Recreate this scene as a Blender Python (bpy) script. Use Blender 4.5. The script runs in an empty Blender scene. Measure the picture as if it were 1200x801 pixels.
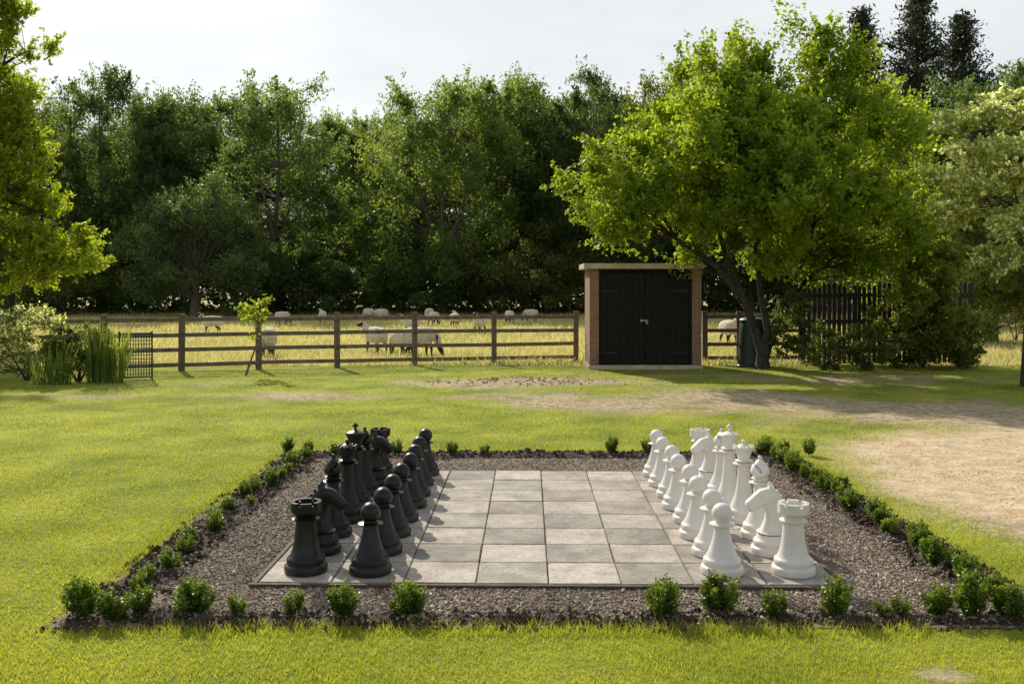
import bpy, bmesh, math, random
import numpy as np
from mathutils import Vector, Matrix, noise
R = math.radians
PI = math.pi
SC = bpy.context.scene
C = SC.collection
F = 1110.0; H = 1.77; HY = 337.0; S = 0.43

def gp(px, py):
    Y = F*H/(py-HY)
    return ((px-600)/F*Y, Y)
def atx(px, Y): return (px-600)/F*Y
def atz(py, Y): return H-(py-HY)*Y/F

# ------------------------------------------------------------------ helpers
def tag(o, label=None, cat=None, group=None, kind=None):
    if label: o['label'] = label
    if cat: o['category'] = cat
    if group: o['group'] = group
    if kind: o['kind'] = kind
    return o
def empty(name, loc=(0,0,0), rz=0):
    o = bpy.data.objects.new(name, None); C.objects.link(o)
    o.location = loc; o.rotation_euler = (0,0,rz); o.empty_display_size = .1
    return o
def link(name, me, mat=None, parent=None):
    if mat is not None and len(me.materials) == 0: me.materials.append(mat)
    o = bpy.data.objects.new(name, me); C.objects.link(o)
    if parent: o.parent = parent
    return o
def bobj(name, bm, mat, parent=None, smooth=None, bevel=0):
    if bevel:
        bmesh.ops.bevel(bm, geom=[e for e in bm.edges], offset=bevel, segments=1, affect='EDGES', profile=.5)
    bmesh.ops.recalc_face_normals(bm, faces=bm.faces)
    me = bpy.data.meshes.new(name); bm.to_mesh(me); bm.free()
    if smooth is not None:
        me.polygons.foreach_set('use_smooth', [True]*len(me.polygons))
        if smooth: me.set_sharp_from_angle(angle=R(smooth))
    return link(name, me, mat, parent)
def copy_tree(o, parent=None):
    c = o.copy(); C.objects.link(c); c.parent = parent
    for ch in list(o.children): copy_tree(ch, c)
    return c
def box(bm, cx, cy, cz, sx, sy, sz, rot=None):
    m = Matrix.Translation((cx,cy,cz))
    if rot is not None: m = m @ rot
    m = m @ Matrix.Diagonal((sx,sy,sz,1))
    return bmesh.ops.create_cube(bm, size=1, matrix=m)['verts']
def lathe(bm, prof, seg=40, ox=0, oy=0):
    rings = []
    for r, z in prof:
        if r < 1e-5: rings.append([bm.verts.new((ox,oy,z))])
        else: rings.append([bm.verts.new((ox+r*math.cos(2*PI*k/seg), oy+r*math.sin(2*PI*k/seg), z)) for k in range(seg)])
    for a, b in zip(rings, rings[1:]):
        for k in range(seg):
            k2 = (k+1) % seg
            if len(a) == 1 and len(b) == 1: continue
            if len(a) == 1: bm.faces.new((a[0], b[k], b[k2]))
            elif len(b) == 1: bm.faces.new((a[k], b[0], a[k2]))
            else: bm.faces.new((a[k], a[k2], b[k2], b[k]))
def tube(V, Fc, pts, rad, n=6):
    pts = [Vector(p) for p in pts]
    b0 = len(V); up = Vector((0,0,1))
    for i, p in enumerate(pts):
        d = (pts[min(i+1,len(pts)-1)]-pts[max(i-1,0)])
        if d.length < 1e-6: d = Vector((0,0,1))
        d.normalize()
        a = d.cross(Vector((1,0.13,0)) if abs(d.z) > .8 else up).normalized(); b = d.cross(a)
        for k in range(n):
            t = 2*PI*k/n
            V.append(p+(a*math.cos(t)+b*math.sin(t))*rad[i])
    for i in range(len(pts)-1):
        for k in range(n):
            k2 = (k+1) % n
            Fc.append((b0+i*n+k, b0+i*n+k2, b0+(i+1)*n+k2, b0+(i+1)*n+k))
    Fc.append(tuple(b0+k for k in range(n))); Fc.append(tuple(b0+(len(pts)-1)*n+k for k in range(n)))
def pyobj(name, V, Fc, mat, parent=None, smooth=True):
    me = bpy.data.meshes.new(name); me.from_pydata([tuple(v) for v in V], [], Fc); me.update()
    if smooth: me.polygons.foreach_set('use_smooth', [True]*len(me.polygons))
    return link(name, me, mat, parent)
def npmesh(name, verts, nper, mat, tint=None):
    verts = np.asarray(verts, dtype=np.float32).reshape(-1,3)
    n = len(verts)//nper
    me = bpy.data.meshes.new(name)
    me.vertices.add(len(verts)); me.vertices.foreach_set('co', verts.ravel())
    me.loops.add(len(verts)); me.loops.foreach_set('vertex_index', np.arange(len(verts), dtype=np.int32))
    me.polygons.add(n); me.polygons.foreach_set('loop_start', np.arange(0, len(verts), nper, dtype=np.int32))
    me.update(calc_edges=True); me.validate()
    if tint is not None:
        a = me.attributes.new('tint', 'FLOAT', 'FACE'); a.data.foreach_set('value', np.asarray(tint, dtype=np.float32))
    me.materials.append(mat)
    return me
def unit(a): return a/np.maximum(np.linalg.norm(a, axis=1, keepdims=True), 1e-9)
def leafquads(c, size, rng, asp=.55, upbias=.35, droop=0.0):
    n = len(c)
    d = unit(rng.normal(size=(n,3))+np.array([0,0,-droop])); nn = rng.normal(size=(n,3)); nn[:,2] = nn[:,2]+upbias*np.sign(nn[:,2])
    s = unit(np.cross(d, nn)); up = np.cross(s, d)
    L = size[:,None]
    b = c-d*L*.5; t = c+d*L*.5; m = c+d*L*.05+up*L*.08
    return np.stack([b, m+s*L*asp*.5, t, m-s*L*asp*.5], axis=1).reshape(-1,3)
def sn(x, y, seed, scale, octv=4):
    rng = np.random.default_rng(seed); v = np.zeros_like(np.asarray(x, dtype=float)); amp = 1; tot = 0
    for o in range(octv):
        for k in range(4):
            a = rng.uniform(0, 2*PI); f = scale*(1.9**o)*rng.uniform(.7,1.4)
            v = v+amp*np.sin((x*math.cos(a)+y*math.sin(a))*f+rng.uniform(0,6.28)); tot += amp*.7
        amp *= .6
    return v/tot

# ------------------------------------------------------------------ materials
def newmat(name):
    m = bpy.data.materials.new(name); m.use_nodes = True
    nt = m.node_tree; nt.nodes.clear()
    out = nt.nodes.new('ShaderNodeOutputMaterial')
    return m, nt, out
def mixc(nt, fac, a, b, blend='MIX'):
    n = nt.nodes.new('ShaderNodeMix'); n.data_type = 'RGBA'; n.blend_type = blend
    for sock, v in ((n.inputs[0], fac), (n.inputs[6], a), (n.inputs[7], b)):
        if isinstance(v, bpy.types.NodeSocket): nt.links.new(v, sock)
        elif isinstance(v, (int,float)): sock.default_value = v
        else: sock.default_value = (v[0],v[1],v[2],1)
    return n.outputs[2]
def math_(nt, op, a, b=None, clamp=False):
    n = nt.nodes.new('ShaderNodeMath'); n.operation = op; n.use_clamp = clamp
    for i, v in enumerate((a,b)):
        if v is None: continue
        if isinstance(v, bpy.types.NodeSocket): nt.links.new(v, n.inputs[i])
        else: n.inputs[i].default_value = v
    return n.outputs[0]
def noise_(nt, scale, detail=5, rough=.6, vec=None, lo=.35, hi=.65):
    n = nt.nodes.new('ShaderNodeTexNoise'); n.inputs['Scale'].default_value = scale
    n.inputs['Detail'].default_value = detail; n.inputs['Roughness'].default_value = rough
    if vec is not None: nt.links.new(vec, n.inputs['Vector'])
    mr = nt.nodes.new('ShaderNodeMapRange'); mr.inputs[1].default_value = lo; mr.inputs[2].default_value = hi
    nt.links.new(n.outputs[0], mr.inputs[0])
    return mr.outputs[0]
def pos(nt):
    return nt.nodes.new('ShaderNodeNewGeometry').outputs['Position']
def objc(nt):
    return nt.nodes.new('ShaderNodeTexCoord').outputs['Object']
def hsv(nt, col, val=None, hue=None, sat=None):
    hs = nt.nodes.new('ShaderNodeHueSaturation'); nt.links.new(col, hs.inputs['Color'])
    for k, v in (('Value',val),('Hue',hue),('Saturation',sat)):
        if v is None: continue
        if isinstance(v, bpy.types.NodeSocket): nt.links.new(v, hs.inputs[k])
        else: hs.inputs[k].default_value = v
    return hs.outputs[0]
def pmat(name, c1, c2, scale=5, rough=.8, bump=0, bscale=30, c3=None, world=True, metal=0, objrand=0, spec=.5, speck=0):
    m, nt, out = newmat(name)
    v = pos(nt) if world else objc(nt)
    p = nt.nodes.new('ShaderNodeBsdfPrincipled')
    col = mixc(nt, noise_(nt, scale, vec=v), c1, c2)
    if c3: col = mixc(nt, noise_(nt, scale*.27, vec=v, lo=.48, hi=.68), col, c3)
    if speck:
        col = mixc(nt, 1.0, col, mixc(nt, noise_(nt, 45, vec=v, detail=6, lo=.3, hi=.55), (1-speck,1-speck,1-speck), (1.06,1.05,1.03)), 'MULTIPLY')
        col = mixc(nt, math_(nt,'MULTIPLY', noise_(nt, 3.1, vec=v, detail=8, lo=.50, hi=.66), speck*1.4, True), col, (.15,.13,.11))
    if objrand:
        oi = nt.nodes.new('ShaderNodeObjectInfo')
        col = hsv(nt, col, math_(nt, 'ADD', math_(nt,'MULTIPLY', oi.outputs['Random'], objrand), 1-objrand/2))
    nt.links.new(col, p.inputs['Base Color'])
    p.inputs['Roughness'].default_value = rough; p.inputs['Metallic'].default_value = metal
    p.inputs['Specular IOR Level'].default_value = spec
    if bump:
        b = nt.nodes.new('ShaderNodeBump'); b.inputs['Strength'].default_value = bump; b.inputs['Distance'].default_value = .02
        nt.links.new(noise_(nt, bscale, vec=v, lo=0, hi=1, detail=8), b.inputs['Height']); nt.links.new(b.outputs[0], p.inputs['Normal'])
    nt.links.new(p.outputs[0], out.inputs[0])
    return m
def leafmat(name, dark, light, tmul=None, trans=.45, nscale=.6, white=None, rough=.5, ovar=0):
    m, nt, out = newmat(name)
    a = nt.nodes.new('ShaderNodeAttribute'); a.attribute_name = 'tint'
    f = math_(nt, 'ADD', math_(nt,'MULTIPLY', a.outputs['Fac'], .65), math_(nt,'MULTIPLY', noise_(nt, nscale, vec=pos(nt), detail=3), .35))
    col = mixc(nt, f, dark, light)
    if ovar:
        oi = nt.nodes.new('ShaderNodeObjectInfo').outputs['Random']
        col = hsv(nt, col, math_(nt,'ADD', math_(nt,'MULTIPLY', oi, ovar), 1-ovar*.45), math_(nt,'ADD', math_(nt,'MULTIPLY', math_(nt,'FRACT', math_(nt,'MULTIPLY', oi, 7.3)), .035), .492))
    if white:
        col = mixc(nt, math_(nt,'GREATER_THAN', a.outputs['Fac'], .97), col, white)
    p = nt.nodes.new('ShaderNodeBsdfPrincipled'); nt.links.new(col, p.inputs['Base Color']); p.inputs['Roughness'].default_value = rough
    p.inputs['Specular IOR Level'].default_value = .35
    t = nt.nodes.new('ShaderNodeBsdfTranslucent')
    nt.links.new(mixc(nt, 1.0, col, tmul or (2.6,2.35,1.0), 'MULTIPLY'), t.inputs[0])
    mx = nt.nodes.new('ShaderNodeMixShader'); mx.inputs[0].default_value = trans
    nt.links.new(p.outputs[0], mx.inputs[1]); nt.links.new(t.outputs[0], mx.inputs[2]); nt.links.new(mx.outputs[0], out.inputs[0])
    return m

M = {}
M['far_leaf'] = leafmat('far oak leaves', (.042,.064,.030), (.105,.142,.045), tmul=(3.7,3.6,1.5), trans=.48, nscale=.25, ovar=.65)  # far leaf colours, olive ones too, lifted to stand in for haze
M['far_leaf_olive'] = leafmat('far olive leaves', (.060,.080,.030), (.14,.168,.05), tmul=(3.7,3.5,1.4), trans=.5, nscale=.25, ovar=.5)
M['willow_leaf'] = leafmat('willow leaves', (.065,.095,.04), (.13,.175,.065), trans=.42, nscale=.4, tmul=(2.4,2.3,1.1))
M['conifer_leaf'] = leafmat('conifer needles', (.028,.042,.03), (.06,.075,.045), trans=.2, nscale=.4)
M['apple_leaf'] = leafmat('apple leaves', (.085,.13,.02), (.23,.30,.04), trans=.58, nscale=.9, tmul=(2.9,2.7,.95))
M['lime_leaf'] = leafmat('lime leaves', (.12,.165,.02), (.25,.31,.04), trans=.58, nscale=.9, tmul=(2.8,2.6,.95))
M['blossom_leaf'] = leafmat('blossom leaves', (.24,.29,.10), (.50,.54,.24), trans=.58, nscale=1.2, white=(.92,.91,.72), tmul=(1.8,1.75,1.1))
M['elder_leaf'] = leafmat('elder leaves', (.09,.135,.035), (.24,.30,.09), trans=.5, nscale=2, white=(.85,.85,.76))
M['shrub_leaf'] = leafmat('dark shrub leaves', (.045,.072,.018), (.14,.18,.04), trans=.42, nscale=1.5)
M['olive_leaf'] = leafmat('olive shrub leaves', (.07,.10,.024), (.20,.235,.05), trans=.5, nscale=1.5)
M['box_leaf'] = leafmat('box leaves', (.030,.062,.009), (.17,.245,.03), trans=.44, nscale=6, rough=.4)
M['under_leaf'] = leafmat('undergrowth leaves', (.032,.048,.018), (.10,.135,.032), trans=.42, nscale=.35, tmul=(3.2,3.0,1.2))
M['blade'] = leafmat('lawn blades', (.145,.205,.022), (.54,.56,.09), trans=.52, nscale=.7, rough=.5, tmul=(1.65,1.55,.75))
M['meadow_blade'] = leafmat('meadow blades', (.34,.34,.13), (.72,.64,.34), trans=.5, nscale=.25, rough=.6, tmul=(1.35,1.3,.95))
M['reed'] = leafmat('reed blades', (.08,.13,.025), (.23,.30,.07), trans=.45, nscale=2)
M['bark'] = pmat('bark', (.022,.017,.012), (.07,.053,.038), 9, .9, .8, 25, world=False)
M['bark_grey'] = pmat('bark grey', (.06,.05,.04), (.17,.14,.11), 8, .9, .8, 25, world=False)
M['fence_wood'] = pmat('fence wood', (.10,.07,.045), (.22,.16,.105), 9, .8, .5, 40, c3=(.15,.125,.10))
M['dark_wood'] = pmat('dark fence wood', (.02,.015,.011), (.055,.04,.03), 9, .85, .5, 40)
M['black_paint'] = pmat('black stained wood', (.008,.0075,.007), (.018,.016,.013), 14, .75, .4, 60, spec=.2)
M['slab_light'] = pmat('light slab', (.40,.35,.30), (.54,.48,.415), 7, .85, .35, 60, c3=(.34,.30,.26), objrand=.30, speck=.36)
M['slab_dark'] = pmat('dark slab', (.29,.26,.225), (.41,.37,.325), 8, .85, .35, 60, c3=(.23,.205,.18), objrand=.30, speck=.38)
M['concrete'] = pmat('concrete', (.42,.335,.225), (.56,.455,.32), 6, .85, .3, 50)
M['edging'] = pmat('timber edging', (.05,.036,.026), (.13,.09,.06), 15, .8, .5, 60)
M['metal_dark'] = pmat('dark metal', (.015,.015,.015), (.04,.035,.03), 20, .5, metal=.6)
M['steel'] = pmat('galvanised steel', (.28,.28,.28), (.4,.4,.39), 40, .5, metal=.9)
M['bin'] = pmat('green bin plastic', (.012,.03,.022), (.022,.045,.033), 6, .5)
M['wool'] = pmat('wool', (.52,.46,.35), (.76,.69,.56), 14, .95, .8, 50, world=False)
M['sheep_black'] = pmat('sheep dark face', (.012,.010,.009), (.035,.028,.022), 20, .8, world=False)
M['soil'] = pmat('soil', (.022,.014,.009), (.075,.048,.031), 14, .95, 1.0, 45)
M['clod'] = pmat('soil clods', (.024,.015,.0095), (.105,.068,.045), 6, .95, .6, 60)
M['dryclod'] = pmat('dry clods', (.22,.17,.11), (.46,.37,.25), 3, .95, .6, 60)
M['gravel'] = pmat('gravel bed', (.15,.105,.072), (.32,.245,.18), 60, .9, 1.0, 90, c3=(.13,.092,.064))

def stone_mat():
    m, nt, out = newmat('gravel stones')
    a = nt.nodes.new('ShaderNodeAttribute'); a.attribute_name = 'tint'
    cr = nt.nodes.new('ShaderNodeValToRGB'); e = cr.color_ramp.elements
    e[0].position = 0; e[0].color = (.10,.068,.045,1); e[1].position = 1; e[1].color = (.74,.67,.57,1)
    for p_, c_ in ((.3,(.22,.155,.105,1)), (.6,(.37,.285,.205,1)), (.85,(.45,.39,.32,1))):
        k = e.new(p_); k.color = c_
    nt.links.new(a.outputs['Fac'], cr.inputs[0])
    p = nt.nodes.new('ShaderNodeBsdfPrincipled'); p.inputs['Roughness'].default_value = .8
    col = mixc(nt, math_(nt,'MULTIPLY', noise_(nt, 1.5, vec=pos(nt), lo=.45, hi=.65), .5), cr.outputs[0], (.10,.068,.045))
    nt.links.new(col, p.inputs['Base Color']); nt.links.new(p.outputs[0], out.inputs[0])
    return m
M['stone'] = stone_mat()

def plastic(name, c1, c2, dust, rough, spec=.5):
    m, nt, out = newmat(name); v = objc(nt)
    p = nt.nodes.new('ShaderNodeBsdfPrincipled')
    col = mixc(nt, noise_(nt, 7, vec=v), c1, c2)
    sx = nt.nodes.new('ShaderNodeSeparateXYZ'); nt.links.new(v, sx.inputs[0])
    low = nt.nodes.new('ShaderNodeMapRange'); low.inputs[1].default_value = .09; low.inputs[2].default_value = 0.0; nt.links.new(sx.outputs[2], low.inputs[0])
    f = math_(nt,'MULTIPLY', math_(nt,'ADD', low.outputs[0], .12), noise_(nt, 14, vec=v, lo=.3, hi=.75), True)
    col = mixc(nt, math_(nt,'MULTIPLY', f, .55), col, dust)
    nt.links.new(col, p.inputs['Base Color']); p.inputs['Specular IOR Level'].default_value = spec
    rg = math_(nt,'ADD', math_(nt,'MULTIPLY', noise_(nt, 9, vec=v), .15), rough); nt.links.new(rg, p.inputs['Roughness'])
    nt.links.new(p.outputs[0], out.inputs[0]); return m
M['white_plastic'] = plastic('white plastic', (.70,.67,.61), (.80,.77,.71), (.42,.34,.26), .33)
M['black_plastic'] = plastic('black plastic', (.004,.004,.004), (.009,.0085,.008), (.06,.045,.035), .27, .38)

def brick_mat():
    m, nt, out = newmat('red brick'); v = objc(nt)
    s = nt.nodes.new('ShaderNodeSeparateXYZ'); nt.links.new(v, s.inputs[0])
    c = nt.nodes.new('ShaderNodeCombineXYZ'); nt.links.new(math_(nt,'ADD', s.outputs[0], s.outputs[1]), c.inputs[0]); nt.links.new(s.outputs[2], c.inputs[1])
    b = nt.nodes.new('ShaderNodeTexBrick'); nt.links.new(c.outputs[0], b.inputs['Vector'])
    b.inputs['Color1'].default_value = (.22,.105,.06,1); b.inputs['Color2'].default_value = (.31,.165,.10,1); b.inputs['Mortar'].default_value = (.27,.23,.18,1)
    b.inputs['Scale'].default_value = 1; b.inputs['Mortar Size'].default_value = .007; b.inputs['Brick Width'].default_value = .225; b.inputs['Row Height'].default_value = .075
    p = nt.nodes.new('ShaderNodeBsdfPrincipled'); p.inputs['Roughness'].default_value = .9
    nt.links.new(mixc(nt, math_(nt,'MULTIPLY', noise_(nt, 12, vec=v), .35), b.outputs[0], (.14,.09,.06)), p.inputs['Base Color'])
    bp = nt.nodes.new('ShaderNodeBump'); bp.inputs['Strength'].default_value = .5; bp.inputs['Distance'].default_value = .01; bp.invert = True
    nt.links.new(b.outputs['Fac'], bp.inputs['Height']); nt.links.new(bp.outputs[0], p.inputs['Normal'])
    nt.links.new(p.outputs[0], out.inputs[0]); return m
M['brick'] = brick_mat()

# ------------------------------------------------------------------ ground
BX0, BX1, BY0, BY1 = -2.42, 2.98, 4.90, 10.2      # outer edge of the planted bed
def bed_d(x, y):   # >0 inside bed, <0 outside
    return np.minimum(np.minimum(x-BX0, BX1-x), np.minimum(y-BY0, BY1-y))
ELL = [(-2.6,15.4,6.8,.8,.80), (-6.5,17.2,2.5,.8,.6), (.2,17.6,2.8,1.1,1.2), (2.9,14.8,4.0,2.0,1.1), (6.0,13.4,3.6,2.2,1.1), (6.6,18.4,4,1.5,.8), (1.96,4.33,.16,.09,1.2), (3.7,7.2,.8,1.6,1.0), (3.5,6.1,.6,.6,.7), (3.4,19.3,2.0,.7,.9)]  # bare and worn ground, plus one ellipse painting the shade under the apple tree
def dirt_shade_f(x, y):
    v = np.zeros_like(x)
    for cx, cy, rx, ry, s in ELL:
        v = np.maximum(v, s*np.exp(-((x-cx)/rx)**2-((y-cy)/ry)**2))
    v = v+.46*sn(x, y, 3, 2.3, 5)*np.clip(v*2, 0, 1)
    return np.clip((v-.42)*2.0, 0, 1)
def sand_f(x, y):
    v = np.maximum(1.45*np.exp(-(((x-6.3)/3.2)**2+((y-9.6)/2.5)**2)**1.6), 1.25*np.exp(-(((x-4.4)/1.2)**2+((y-8.2)/1.5)**2)**1.6))+.40*sn(x, y, 5, 1.6, 5)
    return np.clip((v-.50)*2.4, 0, 1)
def field_f(x, y):
    return np.clip((y-21.4)*1.5, 0, 1)
def gz(x, y):
    out = np.clip((-bed_d(x, y))*1.6, 0, 1)
    far = np.clip(1-(y-30)/20, 0, 1)
    m = .06*np.exp(-((x-.1)/1.0)**2-((y-17.8)/.5)**2)*(1+.6*sn(x, y, 9, 5, 3))
    return out*far*(.022*sn(x, y, 11, 1.1, 3))+m
def axis(lo, hi, step, ext):
    a = np.arange(lo, hi, step); e = []; d = step*2; p = hi
    while p < ext: e.append(p); p += d; d *= 1.45
    e.append(ext); n = []; d = step*2; p = lo-step
    while p > -ext: n.append(p); p -= d; d *= 1.45
    n.append(-ext)
    return np.concatenate([np.array(n[::-1]), a, np.array(e)])
gx = axis(-12, 12, .10, 1500.); gy = axis(3, 22, .10, 1500.)
GX, GY = np.meshgrid(gx, gy); nx, ny = len(gx), len(gy)
GZ = gz(GX, GY)
V = np.stack([GX, GY, GZ], -1).reshape(-1,3)
i = np.arange((nx-1)*(ny-1)); r_ = i//(nx-1); c_ = i % (nx-1); a0 = r_*nx+c_
idx = np.stack([a0, a0+1, a0+1+nx, a0+nx], 1).astype(np.int32)
me = bpy.data.meshes.new('ground')
me.vertices.add(len(V)); me.vertices.foreach_set('co', V.astype(np.float32).ravel())
me.loops.add(idx.size); me.loops.foreach_set('vertex_index', idx.ravel())
me.polygons.add(len(idx)); me.polygons.foreach_set('loop_start', np.arange(0, idx.size, 4, dtype=np.int32))
me.update(calc_edges=True)
me.polygons.foreach_set('use_smooth', [True]*len(me.polygons))
for nm, fn in (('dirt_shade',dirt_shade_f), ('sand',sand_f), ('field',field_f)):
    a = me.attributes.new(nm, 'FLOAT', 'POINT'); a.data.foreach_set('value', fn(V[:,0], V[:,1]).astype(np.float32))
m, nt, out = newmat('lawn ground'); P = pos(nt)
def att(n):
    a = nt.nodes.new('ShaderNodeAttribute'); a.attribute_name = n; return a.outputs['Fac']
g = mixc(nt, noise_(nt, 1.1, vec=P), (.15,.20,.025), (.43,.44,.08))
g = mixc(nt, noise_(nt, 22, vec=P, detail=8), mixc(nt, .5, g, (.09,.11,.02)), g)
fcol = mixc(nt, noise_(nt, .35, vec=P), (.40,.39,.14), (.72,.64,.32))
fcol = mixc(nt, noise_(nt, 5, vec=P, detail=8), mixc(nt, .4, fcol, (.18,.18,.07)), fcol)
g = mixc(nt, att('field'), g, fcol)
d1 = mixc(nt, noise_(nt, 9, vec=P, detail=8), (.25,.19,.11), (.56,.46,.31))
d1 = mixc(nt, noise_(nt, 1.6, vec=P, lo=.52, hi=.72), d1, (.17,.12,.075))
edge = math_(nt, 'ADD', att('dirt_shade'), math_(nt,'MULTIPLY', math_(nt,'SUBTRACT', noise_(nt, 14, vec=P, detail=8, lo=.2, hi=.8), .5), .5), True)
g = mixc(nt, math_(nt,'MULTIPLY', edge, math_(nt,'GREATER_THAN', att('dirt_shade'), .02)), g, d1)
s1 = mixc(nt, noise_(nt, 5, vec=P, detail=8), (.46,.345,.215), (.68,.545,.375))
s1 = mixc(nt, math_(nt,'MULTIPLY', noise_(nt, 1.3, vec=P, lo=.58, hi=.70), .6), s1, (.54,.31,.13))
g = mixc(nt, att('sand'), g, s1)
p = nt.nodes.new('ShaderNodeBsdfPrincipled'); p.inputs['Roughness'].default_value = .95; p.inputs['Specular IOR Level'].default_value = .1
nt.links.new(g, p.inputs['Base Color'])
b = nt.nodes.new('ShaderNodeBump'); b.inputs['Strength'].default_value = .8; b.inputs['Distance'].default_value = .035
nt.links.new(noise_(nt, 16, vec=P, detail=8, lo=0, hi=1), b.inputs['Height']); nt.links.new(b.outputs[0], p.inputs['Normal'])
nt.links.new(p.outputs[0], out.inputs[0])
tag(link('ground', me, m), kind='structure')

# lawn blades
rng = np.random.default_rng(1)
def blades(n, y0, y1, pw, h0, h1, w0, wk, keepf, seed, xr=.60):
    rng = np.random.default_rng(seed)
    u = rng.random(n); q = 1-pw
    y = (y0**q+u*(y1**q-y0**q))**(1/q); x = (rng.random(n)*2-1)*(xr*y+.5)
    k = keepf(x, y, rng); x = x[k]; y = y[k]; n = len(x)
    z = gz(x, y)
    patch = np.clip(.5+.42*sn(x, y, 21, 1.1, 5)+.25*sn(x, y*1.6, 22, .45, 2), 0, 1.2)
    h = (h0+(h1-h0)*rng.random(n)**1.5)*(.6+.8*np.clip(.5+.5*sn(x,y,23,3.4,4),0,1))
    a = rng.random(n)*2*PI; w = (w0+wk*y)*(.6+.8*rng.random(n))
    lean = rng.normal(size=(n,2))*.55
    c, s_ = np.cos(a)*w*.5, np.sin(a)*w*.5
    v = np.stack([np.stack([x-c,y-s_,z-.004],1), np.stack([x+c,y+s_,z-.004],1), np.stack([x+lean[:,0]*h, y+lean[:,1]*h, z+h],1)],1)
    t = np.clip(.08+.60*patch+rng.normal(size=n)*.18, 0, .96)
    return v, t
def keep_lawn(x, y, rng):
    bd = bed_d(x, y)+.09*sn(x, y, 31, 6, 3)
    k = bd < .02
    dd = dirt_shade_f(x, y); ss = sand_f(x, y)
    thin = .25*np.clip(sn(x, y, 33, 2.8, 4), 0, 1)
    return k & (rng.random(len(x)) > np.maximum(np.maximum(dd*.97, ss*.99), thin))
v, t = blades(470000, 3.7, 21.6, 1.45, .010, .032, .0026, .00062, keep_lawn, 7)
tag(link('lawn_grass', npmesh('lawn_grass', v, 3, M['blade'], t)), 'short mown yellow green grass of the sunny lawn', 'grass', kind='stuff')
def keep_edge(x, y, rng):
    bd = bed_d(x, y)
    return (np.abs(bd+.02) < .09) & (rng.random(len(x)) < .8)
v, t = blades(80000, 4.6, 10.5, 1.3, .025, .07, .003, .0006, keep_edge, 8, .34)
tag(link('edge_grass', npmesh('edge_grass', v, 3, M['blade'], t*.8)), 'longer grass along the cut edge of the lawn round the bed', 'grass', kind='stuff')
v, t = blades(120000, 21.4, 75, 1.6, .06, .24, .004, .0011, lambda x,y,r: (y > 21.4), 9, .62)
tag(link('meadow_grass', npmesh('meadow_grass', v, 3, M['meadow_blade'], t)), 'pale dry meadow grass in the sheep field', 'meadow grass', kind='stuff')

# ------------------------------------------------------------------ gravel and soil
def sheet(name, x0, y0, x1, y1, z, step, mat, zf=None):
    xs = np.linspace(x0, x1, max(2,int((x1-x0)/step))); ys = np.linspace(y0, y1, max(2,int((y1-y0)/step)))
    X, Y = np.meshgrid(xs, ys); Z = np.full_like(X, z)
    if zf is not None: Z = zf(X, Y)
    V = np.stack([X,Y,Z],-1).reshape(-1,3); nx = len(xs); Fc = []
    for j in range(len(ys)-1):
        for i in range(nx-1):
            a = j*nx+i; Fc.append((a,a+1,a+1+nx,a+nx))
    return pyobj(name, V, Fc, mat)
def soil_z(X, Y):
    d = bed_d(X, Y)+.05*sn(X, Y, 41, 5, 3)
    wd = np.where((Y > 5.5), .46, .32)
    ring = np.clip(d/.10, 0, 1)*np.clip((wd-d)/.12, 0, 1)
    return -.012+ring*(.038+.028*sn(X, Y, 43, 16, 4))
tag(sheet('gravel_bed', BX0-.02, BY0+.02, BX1, BY1, .006, .5, M['gravel']), kind='structure')
tag(sheet('soil_border', BX0-.1, BY0-.08, BX1+.1, BY1+.1, 0, .035, M['soil'], soil_z), kind='structure')
octv = np.array([[1,0,0],[-1,0,0],[0,1,0],[0,-1,0],[0,0,1],[0,0,-1]], float)
octf = np.array([[0,2,4],[2,1,4],[1,3,4],[3,0,4],[2,0,5],[1,2,5],[3,1,5],[0,3,5]])
def stones(name, x, y, z, sz, mat, rng, flat=.6, tints=None):
    n = len(x)
    v = octv[None]*(1+rng.uniform(-.35,.35,(n,6,1)))+rng.uniform(-.25,.25,(n,6,3))
    v = v*sz[:,None,None]*np.array([1,.8,flat])[None,None]
    q = unit(rng.normal(size=(n,3))); ang = rng.random(n)*2*PI
    c, s_ = np.cos(ang)[:,None], np.sin(ang)[:,None]
    X = v[:,:,0]*c-v[:,:,1]*s_; Y = v[:,:,0]*s_+v[:,:,1]*c; Z = v[:,:,2]+X*q[:,0:1]*.4+Y*q[:,1:2]*.4
    v = np.stack([X+x[:,None], Y+y[:,None], Z+z[:,None]], -1)
    f = v[:, octf.ravel()].reshape(-1,3)
    t = np.repeat(rng.random(n) if tints is None else tints, 8)
    return link(name, npmesh(name, f, 3, mat, t))
th = R(-1.0); BC = (0.215, 5.58)
def bpt(u, w):   # board point: u squares from centre, w squares from the front
    x, y = u*S, w*S
    return (BC[0]+x*math.cos(th)-y*math.sin(th), BC[1]+x*math.sin(th)+y*math.cos(th))
rng = np.random.default_rng(5)
n = 120000; x = rng.uniform(BX0+.05, BX1-.05, n); u = rng.random(n); y = 1/(1/BY0+u*(1/(BY1-.1)-1/BY0))
dx, dy = x-BC[0], y-BC[1]
bu = (dx*math.cos(-th)-dy*math.sin(-th))/S; bw = (dx*math.sin(-th)+dy*math.cos(-th))/S
offb = (np.abs(bu) > 4.1)|(bw < -.1)|(bw > 8.1)
bd = bed_d(x, y)
k = offb & ((bd > .38+.14*sn(x,y,51,4,3)) | (rng.random(n) < .12) | ((y < 5.3) & (bd > .10+.1*sn(x,y,53,3,3)) & (rng.random(n) < .8)))
x = x[k]; y = y[k]
sz = .005+.0095*rng.random(len(x))**2.4
ring = soil_z(x, y)
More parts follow.
